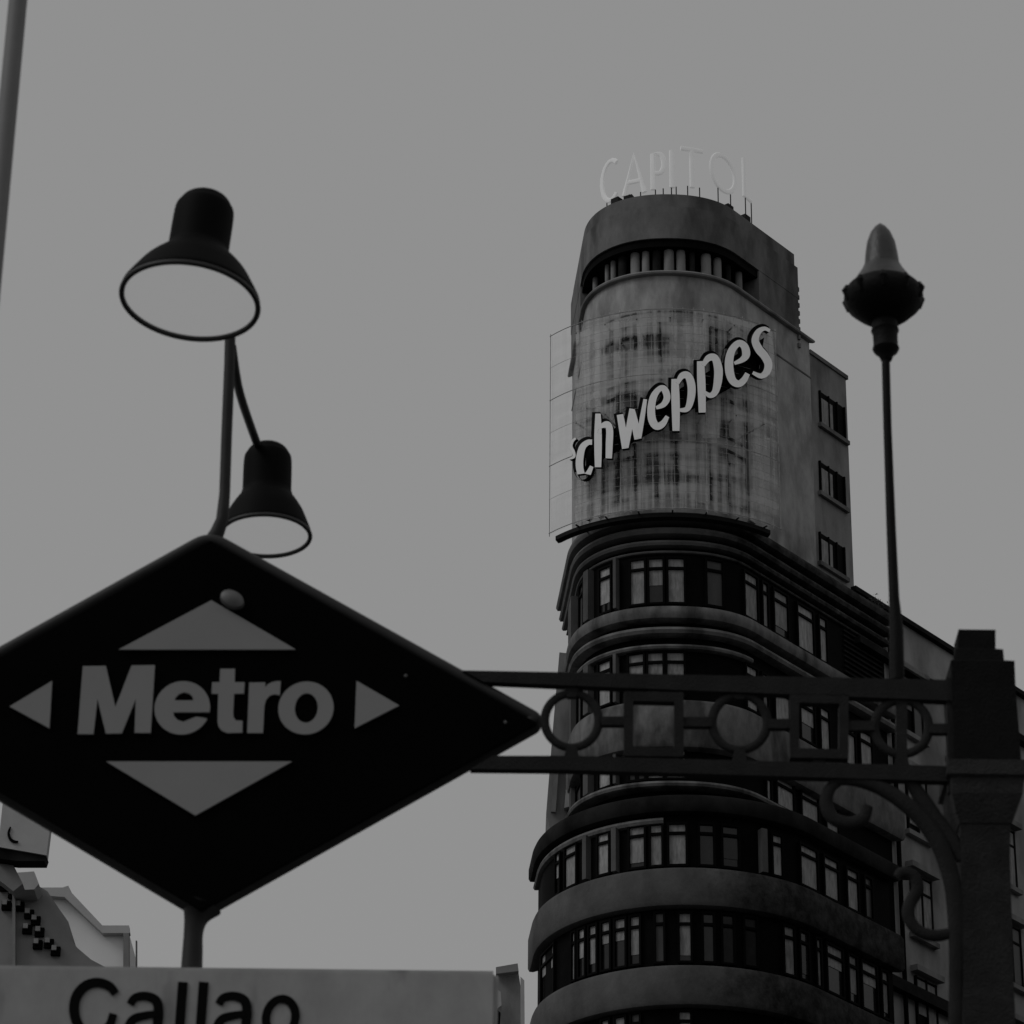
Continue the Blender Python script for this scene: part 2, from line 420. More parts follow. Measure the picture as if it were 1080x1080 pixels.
px_slab('side_pilaster', [(600,800),(606,800),(603,850),(595,852)], 103.3, .25, M['panelw'])
px_slab('side_pilaster', [(586,800),(590,800),(586,856),(581,856)], 103.4, .15, M['flank'])
# windows by storey: (rows), [(x0,x1,shade)]
b1, b2, b0 = 'blind', 'blindlit', 'blinddim'
storeys = [
 (PA, 589, 636, 0.0, [(613,617,b0),(634,645,b2),(666,680,b1),(685,699,b1),(705,721,b1),(745,761,b0),(784,797,b1),(803,808,b1),(815,829,b1),(840,856,b2),(863,870,b2)]),
 (PA, 688, 734, 0.0, [(611,615,b0),(633,645,b2),(664,679,b1),(684,699,b1),(704,721,b1),(786,797,b2),(803,808,b1),(816,831,b2),(843,857,b2),(864,873,b2),(890,900,b2),(906,918,b2)]),
 (PA, 791, 821, 0.0, [(610,615,b0),(633,645,b2),(664,680,b1),(684,699,b1),(703,722,b1),(807,811,b2),(818,835,b2),(844,861,b2),(870,882,b1)]),
 (PB, 869, 912, 0.0, [(588,592,b2),(598,609,b1),(632,643,b2),(665,680,b1),(687,698,b1),(706,723,b1),(738,752,'darkglass'),(762,778,'darkglass'),(814,823,b2),(843,860,b2),(868,882,b2),(892,903,b2),(911,918,b0)]),
 (PB, 963, 1014, 0.0, [(562,566,b1),(573,586,b1),(605,608,b1),(612,618,b2),(623,630,b1),(636,644,b1),(650,660,b1),(666,675,b1),(717,728,b1),(692,700,b0),(742,752,'darkglass'),(762,773,'darkglass'),(785,797,'darkglass'),(826,836,b1),(843,851,'darkglass'),(860,864,b1),(871,887,b2),(894,902,b1),(908,923,b2),(929,935,b1)]),
 (PB, 1067, 1111, 0.0, [(573,586,b1),(612,618,b2),(636,643,b1),(650,660,b1),(667,675,b0),(717,728,b1),(826,836,b1),(871,887,b1),(908,923,b1)]),
]
for pl, ya, yb, off, lst in storeys:
    for (xa, xb, sh) in lst:
        window(bld, pl, xa, xb, ya + (1 if sh != b0 else 0), yb, off, sh, bars=0)
# pilasters
def pilaster(pl, xa, xb, ya, yb, off=0.02, m='pil', name='pilaster', d=0.22):
    z1, z0 = pl.z(ya, off), pl.z(yb, off); zm = (z0+z1)/2
    A = pl.at_px(xa, off, zm); B = pl.at_px(xb, off, zm)
    if not A or not B: return
    a, b = A[0], B[0]; u = (b-a); wd = u.length; u.normalize(); n = Vector((u.y, -u.x, 0))
    if n.dot(A[1]) < 0: n = -n
    bm = bmesh.new(); obox(bm, Vector((a.x, a.y, z0)), u, n, Vector((0,0,1)), (0, wd), (-0.15, d), (0, z1 - z0))
    obj(name, bm, M[m], bld)
for pl, ya, yb in ((PA, 585, 638), (PA, 686, 737), (PA, 789, 823)):
    for xa, xb in ((606, 609), (621, 626), (650, 653)): pilaster(pl, xa, xb, ya, yb)
for xa, xb in ((619, 623), (648, 653), (800, 806)): pilaster(PB, xa, xb, 868, 914)
for xa, xb in ((556, 559),): pilaster(PB, xa, xb, 961, 1017)
# louvred dark attic on the flank: thin horizontal ribs
for k in range(7):
    y = 579 + 0; 
z_l0 = PA.z(636, 0)
P0 = PA.P[-1]
tA = flank_len(PA, 884, 0, 640)[0]
bm = bmesh.new()
for k in range(9):
    zc = z_l0 + 0.1 + k * 0.19
    obox(bm, Vector((P0.x, P0.y, 0)) + UR * tA, UR, NR, Vector((0,0,1)), (0.2, PA.lenR - tA - 0.2), (-0.02, 0.07), (zc, zc + 0.07))
obj('louvre', bm, M['cornice'], bld)

# -- tower
zS0 = zA1 - 0.3; zSill = PT.z(286, 0.1); zRec = PT.z(251, 0.05); zTop = PT.z(203.5, 0.05)
PS = Plan(5.35, 100.35, 2.9, 2.9, 2.2, 4.5, 3.0)
lenS, _ = flank_len(PS, 853, 0, 350); PS.lenR = lenS
lenT, _ = flank_len(PT, 841, 0.05, 300); PT.lenR = lenT
bm = bmesh.new(); prism(bm, PS.curve(0), zS0, zSill); obj('tower_shaft', bm, M['stone'], bld, True)
# taller back block of the shaft, ending lower
lenK, zK = flank_len(PS, 892, -0.02, 400)
P1 = PS.P[-1] - NR * 0.02
pts = [P1 + UR * (PS.lenR - 2.0), P1 + UR * lenK, P1 + UR * lenK - NR * 4.6, P1 + UR * (PS.lenR - 2.0) - NR * 4.6]
bm = bmesh.new(); prism(bm, pts, zS0 - 3, zK); obj('tower_back', bm, M['flank'], bld)
# coping line of the back block
bm = bmesh.new(); prism(bm, [P1 + UR * (PS.lenR + 0.01) + NR * .06, P1 + UR * (lenK + .08) + NR * .06, P1 + UR * (lenK + .08) - NR * 4.5, P1 + UR * (PS.lenR + 0.01) - NR * 4.5], zK, zK + 0.16)
obj('coping', bm, M['drum'], bld)
class Tmp: pass
moulding('sill', PS, 0.16, 284, 288, M['flank'], bld)
moulding('string_course', PS, 0.03, 326, 329, M['drum'], bld)
# drum above the gallery
zl = zRec
bm = bmesh.new(); prism(bm, PT.curve(0.05), zRec, zTop - 0.55); obj('drum', bm, M['drum'], bld, True)
bm = bmesh.new(); prism(bm, PT.curve(-0.03), zTop - 0.55, zTop); obj('parapet', bm, M['drum'], bld, True)
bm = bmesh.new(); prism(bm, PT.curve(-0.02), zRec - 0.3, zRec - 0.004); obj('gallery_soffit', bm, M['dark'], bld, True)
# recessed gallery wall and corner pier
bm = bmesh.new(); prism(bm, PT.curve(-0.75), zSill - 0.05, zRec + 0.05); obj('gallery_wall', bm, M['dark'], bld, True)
tr, _ = flank_len(PT, 800, 0.04, 280)
P2 = PT.P[-1] + NR * 0.04
bm = bmesh.new(); prism(bm, [P2 + UR * tr, P2 + UR * (PT.lenR + 0.04), P2 + UR * (PT.lenR + 0.04) - NR * 5.2, P2 + UR * tr - NR * 5.2], zSill - 0.04, zRec - 0.003)
obj('gallery_pier', bm, M['drum'], bld)
bm = bmesh.new(); cL = PT.curve(0.04)
prism(bm, [PT.P[0] + NL * .04 + UL * 0.6, PT.P[0] + NL * .04 + UL * 4.0, PT.P[0] - NL * 1.0 + UL * 4.0, PT.P[0] - NL * 1.0 + UL * 0.6], zSill - 0.04, zRec - 0.003)
obj('gallery_pier', bm, M['drum'], bld)
for xa, xb in ((625,631),(638,643),(644,650),(652,661),(665,675),(677,685),(688,697),(700,711),(713,723),(727,733),(739,750),(752,761),(765,771),(775,783)):
    zm = (zSill + zRec) / 2; A = PT.at_px((xa+xb)/2, -0.35, zm)
    if not A: continue
    rr = (xb - xa) / 30.8 / 2
    bm = bmesh.new(); lathe(bm, [(0, zSill-.02), (rr, zSill-.02), (rr, zRec-.32), (rr*.7, zRec-.2), (0, zRec-.2)], 16, Matrix.Translation((A[0].x, A[0].y, 0)))
    dim = xa in (652, 688, 727, 765)
    obj('column', bm, M['cornice'] if dim else M['flank'], bld, True)
# toothed bricks on the drum corner
bm = bmesh.new(); E = PT.P[-1] + UR * (PT.lenR + 0.05)
for k in range(8):
    z = zSill - 1.0 + k * 0.33 + 0.4
    obox(bm, Vector((E.x, E.y, 0)), UR, NR, Vector((0,0,1)), (-0.02, 0.09), (-0.4, 0.03), (z, z + 0.17))
obj('corner_tooth', bm, M['drum'], bld)
# shaft windows behind the netting
PSz = PS
for ya, yb in ((343, 387), (402, 452), (468, 522)):
    for xa, xb in ((622, 631), (640, 651), (654, 670), (683, 695), (698, 713), (716, 731), (750, 763), (766, 784)):
        window(bld, PS, xa, xb, ya, yb, 0.0, rnd.choice(['blinddim', 'blinddim', 'blinddim', 'blind']), name='window')
for xa, xb in ((632, 637), (674, 680), (735, 746), (786, 792)): pilaster(PS, xa, xb, 340, 530, 0.0, 'stone', 'pilaster', 0.12)
# flank windows of the back block
class Line:        # a straight wall as a plan
    def __init__(s, P, lo, hi): s.p, s.lo, s.hi = P, lo, hi
    def curve(s, off): return [s.p + NR*off + UR*s.lo, s.p + NR*off + UR*s.hi]
    def pt(s, x, y, off=0):
        P = s.p + NR*off; d = ray(x, y); t = (P - CAM).dot(NR)/d.dot(NR); q = CAM + d*t; return q
def flank_window(parent, line, x0, x1, ytop, ybot, sh, split=0.5, sill='drum', off=0.0, name='window'):
    """rows measured at x0"""
    a = line.pt(x0, ytop, off); b = line.pt(x1, ytop, off)
    z1 = a.z; z0 = line.pt(x0, ybot, off).z
    wd = (Vector((b.x, b.y, 0)) - Vector((a.x, a.y, 0))).dot(UR); h = z1 - z0
    o = Vector((a.x, a.y, z0)); up = Vector((0, 0, 1))
    fb = bmesh.new()
    obox(fb, o, UR, NR, up, (0, wd), (-0.1, 0.02), (0, h))
    for c in (0.0, wd*0.33, wd*0.66, wd - .06): obox(fb, o, UR, NR, up, (c, c + .06), (0.02, 0.08), (0, h))
    f = obj(name, fb, M['frame'], parent)
    pb = bmesh.new(); obox(pb, o, UR, NR, up, (0.07, wd*split), (0.021, 0.05), (0.05, h*0.8))
    obj('pane', pb, M[sh], f)
    sb = bmesh.new(); obox(sb, o, UR, NR, up, (-0.1, wd + 0.12), (0.0, 0.14), (-0.16, -0.004)); obj('sill', sb, M[sill], f)
LK = Line(P1, 0, lenK)
for yt, yb in ((412, 446), (486, 518), (561, 592)):
    flank_window(bld, LK, 863, 889, yt, yb, 'blind', 0.5)
# roof plants on the flank terrace
zc = PA.z(538, .42)
pl_t = thing('roof_plant', 'small leafy plant trailing on the dark roof edge beside the tower', 'plant', PA.P[-1] + UR * flank_len(PA, 925, .3, 630)[0] + Vector((0, 0, zc)))
bm = bmesh.new(); base = Vector(pl_t.location)
for k in range(260):
    c = base + UR * rnd.gauss(0, .3) + NR * rnd.gauss(.1, .15) + Vector((0, 0, abs(rnd.gauss(.12, .12))))
    s_ = rnd.uniform(.03, .07); d1 = Vector((rnd.gauss(0,1), rnd.gauss(0,1), rnd.gauss(0,1))).normalized(); d2 = d1.orthogonal().normalized()
    bm.faces.new([bm.verts.new(c + d1*s_), bm.verts.new(c + d2*s_*.5), bm.verts.new(c - d1*s_), bm.verts.new(c - d2*s_*.5)])
obj('foliage', bm, M['plant'], pl_t)

# ------------------------------------------------------------------ advertising screen on the tower
NX, NFR, NRAD = 5.3, 98.9, 5.15
NC = Vector((NX, NFR + NRAD, 0))
def on_cyl(x, y, rad):
    d = ray(x, y); o = CAM - NC; a = d.x*d.x + d.y*d.y; b = 2*(o.x*d.x + o.y*d.y); c = o.x*o.x + o.y*o.y - rad*rad
    t = (-b - math.sqrt(max(b*b - 4*a*c, 0))) / (2*a); return CAM + d*t
def cylp(th, z, rad=NRAD): return Vector((NC.x + rad*math.sin(th), NC.y - rad*math.cos(th), z))
nz1, nz0 = zat(NX, NFR, 327), zat(NX, NFR, 537)
thL, thR = -R(51), R(43.5)
ad = thing('advertising_sign', 'big curved neon advertising sign with slanted white Schweppes lettering on netting around the tower', 'neon sign', (NX, NFR, nz0))
bm = bmesh.new(); K = 48
thM = min((thL + (thR-thL)*i/400 for i in range(401)), key=lambda t: abs(proj(cylp(t, (nz0+nz1)/2))[0] - 607))
for ta, tb, mk in ((thM, thR, 'net'), (thL, thM, 'net3')):
    bm = bmesh.new()
    V = [[bm.verts.new(cylp(ta + (tb-ta)*i/K, nz0 + (nz1-nz0)*j/8)) for i in range(K+1)] for j in range(9)]
    for j in range(8):
        for i in range(K): bm.faces.new((V[j][i], V[j][i+1], V[j+1][i+1], V[j+1][i]))
    obj('netting', bm, M[mk], ad, True)
bm = bmesh.new()
for i in range(0, K+1, 2):
    th = thL + (thR-thL)*i/K; r_ = .016 if i % 16 == 0 else .006
    if th < thM and i % 8: continue
    tube(bm, [cylp(th, nz0-.1, NRAD+.06), cylp(th, nz1+.1, NRAD+.06)], r_, 5)
for j in range(0, 25):
    z = nz0 + (nz1-nz0)*j/24; r_ = .016 if j % 8 == 0 else .006; t0_ = thL if j % 4 == 0 else thM
    tube(bm, [cylp(t0_ + (thR-t0_)*i/24, z, NRAD+.09) for i in range(25)], r_, 5)
obj('tube_grid', bm, M['steel'], ad)
bm = bmesh.new()        # dark bearer frame under the screen and struts back to the tower
tube(bm, [cylp(thL*.98 + (thR*.92-thL*.98)*i/24, nz0-.14, NRAD-.25) for i in range(25)], .15, 6)
for i in range(7):
    th = thL*.75 + (thR*.85-thL*.75)*i/6
    for z in (nz0-.05, (nz0+nz1)/2, nz1-.3):
        sb = bmesh.new(); tube(sb, [cylp(th, z, NRAD), cylp(th, z, NRAD-1.6)], .03, 5); obj('strut', sb, M['ironblack'], ad)
obj('bearer_beam', bm, M['ironblack'], ad)
for xa, xb, ya, yb in ((706,744,340,396), (741,759,402,462), (794,812,462,532), (612,634,350,430)):
    bm = bmesh.new(); g = 6
    V = [[bm.verts.new(on_cyl(xa + (xb-xa)*i/g, ya + (yb-ya)*j, NRAD - .06)) for i in range(g+1)] for j in (0, 1)]
    for i in range(g): bm.faces.new((V[0][i], V[0][i+1], V[1][i+1], V[1][i]))
    obj('netting_patch', bm, M['net2'], ad, True)
def z1_(l): return [(590+x/10.8, 420+y/10.8, w_/10.8) for x, y, w_ in l]
def z2_(l): return [(660+x/10.8, 370+y/10.8, w_/10.8) for x, y, w_ in l]
def z3_(l): return [(730+x/10.8, 330+y/10.8, w_/10.8) for x, y, w_ in l]
SCH = [
 [z1_([(185,455,25),(150,490,28),(135,550,30),(160,610,35),(165,665,32),(110,690,20)])],
 [z1_([(372,500,60),(320,505,62),(262,560,75),(232,680,85),(232,800,85),(265,890,78),(320,870,66),(368,775,42)])],
 [z1_([(440,175,62),(440,400,84),(440,600,84),(440,785,72)]), z1_([(452,400,40),(495,315,60),(550,300,74),(572,370,80),(568,520,80),(562,685,72)])],
 [z1_([(690,185,75),(722,370,82),(752,572,78)]), z1_([(758,560,60),(792,350,72),(828,120,60)]), z1_([(826,130,64),(862,300,84),(895,465,82)]), z1_([(905,455,56),(942,230,56),(978,10,42)])],
 [z2_([(345,650,36),(430,610,64),(470,530,78),(440,438,76),(385,432,62),(318,520,80),(290,660,88),(302,790,92),(352,858,86),(422,830,72),(474,745,46)])],
 [z2_([(560,320,80),(565,500,94),(570,700,92),(572,912,80)]), z2_([(588,370,44),(640,285,72),(710,285,84),(748,400,92),(742,540,86),(700,660,64),(610,675,36)])],
 [z3_([(95,550,80),(103,750,94),(110,930,90),(115,1135,80)]), z3_([(125,600,44),(185,515,74),(260,515,84),(298,640,98),(292,780,94),(262,900,76),(205,940,60),(145,905,36)])],
 [z3_([(480,575,36),(575,530,66),(615,470,92),(595,380,86),(530,345,74),(455,420,84),(422,540,96),(428,680,98),(465,775,88),(530,808,78),(590,765,72),(632,690,58)])],
 [z3_([(885,205,36),(825,178,44),(755,215,66),(718,310,84),(758,410,94),(825,490,94),(868,580,92),(850,670,82),(785,718,60),(690,680,36)])],
]
for ch in SCH:
    if ch is SCH[0]: pass
    bm = bmesh.new()
    for i, st in enumerate(ch):
        rad = NRAD + .50 + .004*i
        rp = ribbon(st); c = sum((Vector((x, y)) for x, y in rp), Vector((0, 0))) / len(rp)
        g = on_cyl(c.x, c.y, rad); back = (NC - Vector((g.x, g.y, 0))).normalized() * .14
        outline_solid(bm, [rp], lambda x, y: on_cyl(x, y, rad), back)
    obj('letter', bm, None, ad, mats=[M['neon'], M['blacktext']])
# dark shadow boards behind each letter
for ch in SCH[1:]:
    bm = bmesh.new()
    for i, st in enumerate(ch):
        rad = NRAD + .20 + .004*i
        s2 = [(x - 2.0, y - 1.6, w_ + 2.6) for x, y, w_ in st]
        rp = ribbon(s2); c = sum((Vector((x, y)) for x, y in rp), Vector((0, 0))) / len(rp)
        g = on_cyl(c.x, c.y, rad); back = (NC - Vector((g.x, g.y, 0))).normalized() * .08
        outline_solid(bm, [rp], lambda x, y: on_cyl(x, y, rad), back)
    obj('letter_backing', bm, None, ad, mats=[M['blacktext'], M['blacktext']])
bm = bmesh.new()
pts_ = [(618,492),(636,452),(700,402),(760,366),(806,348),(806,384),(770,412),(700,452)]
rad = NRAD + .12
N_ = 14
top = [(618 + (806-618)*i/N_, 470 + (356-470)*i/N_) for i in range(N_+1)]
bot = [(618 + (800-618)*i/N_, 494 + (392-494)*i/N_) for i in range(N_+1)]
outline_solid(bm, [top + bot[::-1]], lambda x, y: on_cyl(x, y, rad), Vector((0, .05, 0)))
obj('backing_strip', bm, None, ad, mats=[M['blacktext'], M['blacktext']])

# ------------------------------------------------------------------ CAPITOL roof letters
rs = thing('rooftop_sign', 'thin lit CAPITOL letters standing on the roof of the round tower', 'neon sign', (5.35, 101.5, zTop))
def glyph(ch):
    def arc(cx, cy, rx, ry, a0, a1, n=16): return [(cx + rx*math.cos(R(a0+(a1-a0)*i/n)), cy + ry*math.sin(R(a0+(a1-a0)*i/n))) for i in range(n+1)]
    return {'C': [arc(.42, .5, .36, .46, 50, 310)], 'A': [[(.08, 0), (.42, 1), (.76, 0)], [(.2, .32), (.64, .32)]],
            'P': [[(.15, 0), (.15, .96), (.4, .96)] + arc(.42, .7, .26, .26, 90, -90, 10) + [(.15, .44)]],
            'I': [[(.3, 0), (.3, 1)]], 'T': [[(.4, 0), (.4, .97)], [(.05, .97), (.75, .97)]],
            'O': [arc(.42, .5, .36, .48, 0, 360, 24)], 'L': [[(.2, 1), (.2, .03), (.62, .03)]]}[ch]
for ch, x0, x1, yb, yt in (('C', 634, 655, 208, 168), ('A', 656, 682, 200, 163), ('P', 686, 704, 195, 161), ('I', 705, 716, 193, 159), ('T', 717, 745, 193, 157),
                           ('O', 748, 779, 197, 164), ('L', 782, 797, 206, 170)):
    xm = (x0+x1)/2; A = PT.at_px(xm, -0.25, zTop)
    p, nm = A; tg = Vector((-nm.y, nm.x, 0))
    if tg.x < 0: tg = -tg
    zb = max(zat(p.x, p.y, yb + 5), zTop + .10); zt = zat(p.x, p.y, yt); h = zt - zb; wd = (x1 - x0)/29.8/max(tg.x, .5)
    bm = bmesh.new()
    for i, st in enumerate(glyph(ch)):
        sc = wd/.84 if ch not in 'I' else wd
        pts = [Vector((p.x, p.y, zb)) + tg*((u - .42)*sc) + Vector((0, 0, v*h)) for u, v in st]
        cl = ch == 'O'
        tube(bm, pts[:-1] if cl else pts, .10, 8, closed=cl, flat=.6, up=nm)
    obj('letter', bm, M['capitol'], rs, True)
    bm = bmesh.new()
    for s_ in (-.2, .25):
        q = Vector((p.x, p.y, 0)) + tg*s_*wd
        tube(bm, [q + Vector((0, 0, zTop-.1)), q + Vector((0, 0, zb + .04))], .02, 6)
    obj('support', bm, M['ironblack'], rs)

for xm, hh in ((648, .3), (662, .22), (771, .26), (789, .35)):
    A = PT.at_px(xm, -0.15, zTop); p, nm = A; tg = Vector((-nm.y, nm.x, 0))
    bm = bmesh.new(); obox(bm, Vector((p.x, p.y, zTop)), tg, nm, Vector((0,0,1)), (-.16, .16), (-.3, 0), (-.02, hh)); obj('transformer_box', bm, M['ironblack'], rs)
# ------------------------------------------------------------------ neighbour building on the right
def line_thing(): pass
PN = PB.P[-1] - NR * 1.1
tn0 = flank_len(PB, 900, -1.1, 900)[0]
LN = Line(PN, tn0, tn0 + 60)
nb = thing('neighbour_building', 'grey stone building with tall windows adjoining the corner building behind the bracket post', 'building', PN + UR * (tn0 + 5))
zN = LN.pt(1000, 688).z
bm = bmesh.new(); prism(bm, [PN + UR*tn0, PN + UR*(tn0+60), PN + UR*(tn0+60) - NR*4.5, PN + UR*tn0 - NR*4.5], 0, zN)
obj('wall', bm, M['nbwall'], nb)
bm = bmesh.new()
for dz0, dz1, pr in ((0, .18, .2), (-2.0, -1.75, .3), (-14.0, -13.6, .3), (-26.3, -26.0, .3)):
    obox(bm, PN + UR*(tn0 + .5), UR, NR, Vector((0,0,1)), (0, 58), (-.01, pr), (zN+dz0, zN+dz1))
obj('cornice', bm, M['cornice'], nb)
nstor = 0
for fl in range(9):
    zf = zN - 4.2 - fl*3.7
    if zf < 3: break
    for c in range(12):
        t = tn0 + 3.4 + c*2.9
        q = PN + UR*t; px = proj((q.x, q.y, zf))[0]
        if px > 1110 or px < 915: continue
        o = Vector((q.x, q.y, zf)); up = Vector((0,0,1)); fb = bmesh.new()
        obox(fb, o, UR, NR, up, (0, 1.3), (-.1, .03), (0, 2.2))
        for a in (0, .62, 1.22): obox(fb, o, UR, NR, up, (a, a+.08), (.03, .09), (0, 2.2))
        obox(fb, o, UR, NR, up, (.08, 1.22), (.03, .085), (1.55, 1.63))
        f = obj('window', fb, M['frame'], nb)
        pb = bmesh.new(); obox(pb, o, UR, NR, up, (.09, .61), (.031, .06), (.3 if (c+fl) % 3 else .9, 1.54)); obox(pb, o, UR, NR, up, (.71, 1.21), (.031, .06), (.1, 1.54))
        obox(pb, o, UR, NR, up, (.09, .61), (.031, .06), (1.64, 2.1)); obox(pb, o, UR, NR, up, (.71, 1.21), (.031, .06), (1.64, 2.1))
        obj('pane', pb, M['blinddim' if (c*3+fl) % 4 == 0 else 'blind'], f)
        sb = bmesh.new(); obox(sb, o, UR, NR, up, (-.2, 1.5), (0, .3), (2.3, 2.5)); obj('lintel', sb, M['flank'], f)
        sb = bmesh.new(); obox(sb, o, UR, NR, up, (-.15, 1.45), (0, .2), (-.18, -.01)); obj('sill', sb, M['flank'], f)
bm = bmesh.new()
for t in (tn0 + 2.6, tn0 + 8.6):
    q = PN + UR*t + NR*.15; tube(bm, [Vector((q.x, q.y, 0)), Vector((q.x, q.y, zN - 1))], .08, 8)
obj('downpipe', bm, M['frame'], nb)

# ------------------------------------------------------------------ opposite side of the avenue (unseen; closes the street, added to shade the flank)
ob = thing('avenue_building', 'dark stone office block across the avenue to the right', 'building', (30, 80, 0))
q0 = Vector((23, 70, 0))
bm = bmesh.new(); prism(bm, [q0, q0 + UR*110, q0 + UR*110 + NR*15, q0 + NR*15], 0, 52); obj('wall', bm, M['corner'], ob)  # body of the added shade block
bm = bmesh.new()
for k in range(12):
    obox(bm, q0, UR, -NR, Vector((0,0,1)), (-.1, 110), (-.01, .3), (4+k*4, 4.4+k*4))
obj('string_course', bm, M['corner'], ob)  # ribs on the added shade block

# ------------------------------------------------------------------ low buildings at bottom left and a far strip
fy = 62.0
def slab(name, px, Y, depth, m, parent, smooth=False):
    bm = bmesh.new(); outline_solid(bm, [px], lambda x, y: onY(x, y, Y), Vector((0, depth, 0)))
    return obj(name, bm, None, parent, mats=[m, m])
o_ = onY(40, 1150, fy)
lb = thing('stepped_building', 'grey building with stepped roof line and small dark windows behind the cream board', 'building', (o_.x, fy, 0))
slab('wall', [(-60,880),(-10,890),(8,905),(14,922),(40,934),(50,940),(62,958),(72,972),(73,990),(82,1000),(96,1012),(130,1030),(150,1400),(-60,1400)], fy, 9, M['grey'], lb)
slab('pier', [(13,935),(16,935),(16,1300),(13,1300)], fy-.2, .4, M['flank'], lb)
slab('roof_edge', [(8,921),(36,919),(41,932),(36,938),(12,939)], fy-.6, 3, M['pale'], lb)
for (x, y) in ((5,936),(14,944),(7,956),(21,957),(31,965),(38,972),(29,981),(42,984),(40,997),(52,996),(59,1004)):
    a = onY(x, y, fy - .02); s_ = 3.0/54
    fb = bmesh.new(); box(fb, (a.x - s_*1.6, fy - .1, a.z - s_*1.5), (a.x + s_*1.6, fy + .05, a.z + s_*1.5)); f = obj('window', fb, M['frame'], lb)
    pb = bmesh.new(); box(pb, (a.x - s_*1.3, fy - .16, a.z - s_*.1), (a.x + s_*.3, fy - .101, a.z + s_*1.6)); obj('pane', pb, M['signwhite'], f)
wb = thing('white_building', 'pale building with sloping white parapet rising behind the cream board', 'building', (onY(110, 1100, 75).x, 75, 0))
slab('wall', [(45,942),(66,941),(108,984),(136,984),(136,1400),(45,1400)], 75, 2, M['white'], wb)
slab('parapet', [(40,936),(66,936),(72,934),(76,942),(108,976),(136,976),(137,984),(108,984),(68,946),(42,944)], 74.8, .2, M['pale'], wb)
slab('pier', [(130,984),(136,984),(136,1400),(130,1400)], 74.8, .2, M['grey'], wb)
slab('mast', [(143,992),(144.5,992),(145,1400),(142,1400)], 75, .1, M['grey'], wb)
bx = thing('rooftop_box', 'square pale box sign on the roof at the left picture edge', 'sign', (onY(20, 905, 58).x, 58, onY(20, 905, 58).z))
slab('panel', [(3,845),(53,870),(49,902),(-2,893)], 58, .25, M['pale'], bx)
slab('housing', [(-2,893),(49,902),(47,908),(17,908),(-4,905)], 58.05, .35, M['cornice'], bx)
bm = bmesh.new(); outline_solid(bm, [ribbon([(11,872,1.5),(9,879,2.5),(12,886,3),(19,888,2)])], lambda x, y: onY(x, y, 57.97), Vector((0,.02,0)))
obj('emblem', bm, None, bx, mats=[M['frame'], M['frame']])
slab('leg', [(-30,893),(8,900),(24,932),(14,940),(-30,905)], 58.3, .3, M['grey'], bx)
fb_ = thing('far_building', 'pale narrow building seen between the cream board and the corner building', 'building', (onY(538, 1100, 135).x, 135, 0))
slab('wall', [(524,1026),(534,1020),(546,1020),(549,1040),(552,1400),(524,1400)], 135, 2, M['flank'], fb_)
slab('pier', [(549,1030),(553,1034),(556,1400),(550,1400)], 134.2, .5, M['pale'], fb_)
slab('shutter', [(519,1060),(528,1068),(527,1082),(521,1078)], 133.8, .3, M['frame'], fb_)
slab('pier', [(522,1042),(528,1046),(529,1060),(524,1064),(520,1058)], 134, .5, M['pale'], fb_)
slab('roof_edge', [(523,1020),(546,1016),(547,1024),(523,1027)], 134.5, .4, M['grey'], fb_)

# ================================================================== metro sign and its ironwork (8 m from the camera)
YS = 8.0
def sg(x, y, Y=YS): return onY(x, y, Y)
PXM = 1 / 408.0
ms = thing('metro_sign', 'large black diamond sign lettered Metro with four white triangles', 'sign', sg(222, 970, YS + .05))
dia = [(222,566), (574,762), (212,964), (-130,762)]
def off_poly(pts, d):
    cx = sum(p[0] for p in pts)/len(pts); cy = sum(p[1] for p in pts)/len(pts)
    return [(cx + (x-cx)*(1-d/352), cy + (y-cy)*(1-d/352)) for x, y in pts]
bm = bmesh.new(); outline_solid(bm, [off_poly(dia, 8)], lambda x, y: sg(x, y), Vector((0, .07, 0)))
obj('panel', bm, None, ms, mats=[M['signface'], M['signface']])
# rounded box frame round the diamond
def rounded_loop(pts, rads, n=6):
    out = []
    for i, p in enumerate(pts):
        a, b = Vector(pts[i-1]), Vector(pts[(i+1) % len(pts)]); p = Vector(p)
        da, db = (a-p).normalized()*rads[i], (b-p).normalized()*rads[i]
        for k in range(n+1):
            t = k/n; out.append(tuple((1-t)**2*(p+da) + 2*t*(1-t)*p + t*t*(p+db)))
    return out
loop = rounded_loop(off_poly(dia, 9), (16, 6, 16, 12))
bm = bmesh.new()
lp3 = [sg(x, y, YS + .045) for x, y in loop]
# densify
dn = []
for i, p in enumerate(lp3):
    q = lp3[(i+1) % len(lp3)]; k = max(1, int((q-p).length/.06))
    dn += [p.lerp(q, j/k) for j in range(k)]
tube(bm, dn, .024, 16, closed=True, flat=1.7)
obj('frame', bm, M['signframe'], ms, True)
def zz4(l): return [(70+x/7.2, 690+y/7.2) for x, y in l]
def zz5(l): return [(210+x/7.2, 690+y/7.2) for x, y in l]
def ell(cx, cy, rx, ry, n=48, sh=0.0, a0=0, a1=360):
    k = n if a1 - a0 == 360 else n + 1
    return [(cx + rx*math.cos(R(a0+(a1-a0)*i/n)) + sh*ry*math.sin(R(a0+(a1-a0)*i/n)), cy - ry*math.sin(R(a0+(a1-a0)*i/n))) for i in range(k)]
eo = ell(882, 407, 211, 203, 60, .05, -9.5, 335 - 0)[::1]
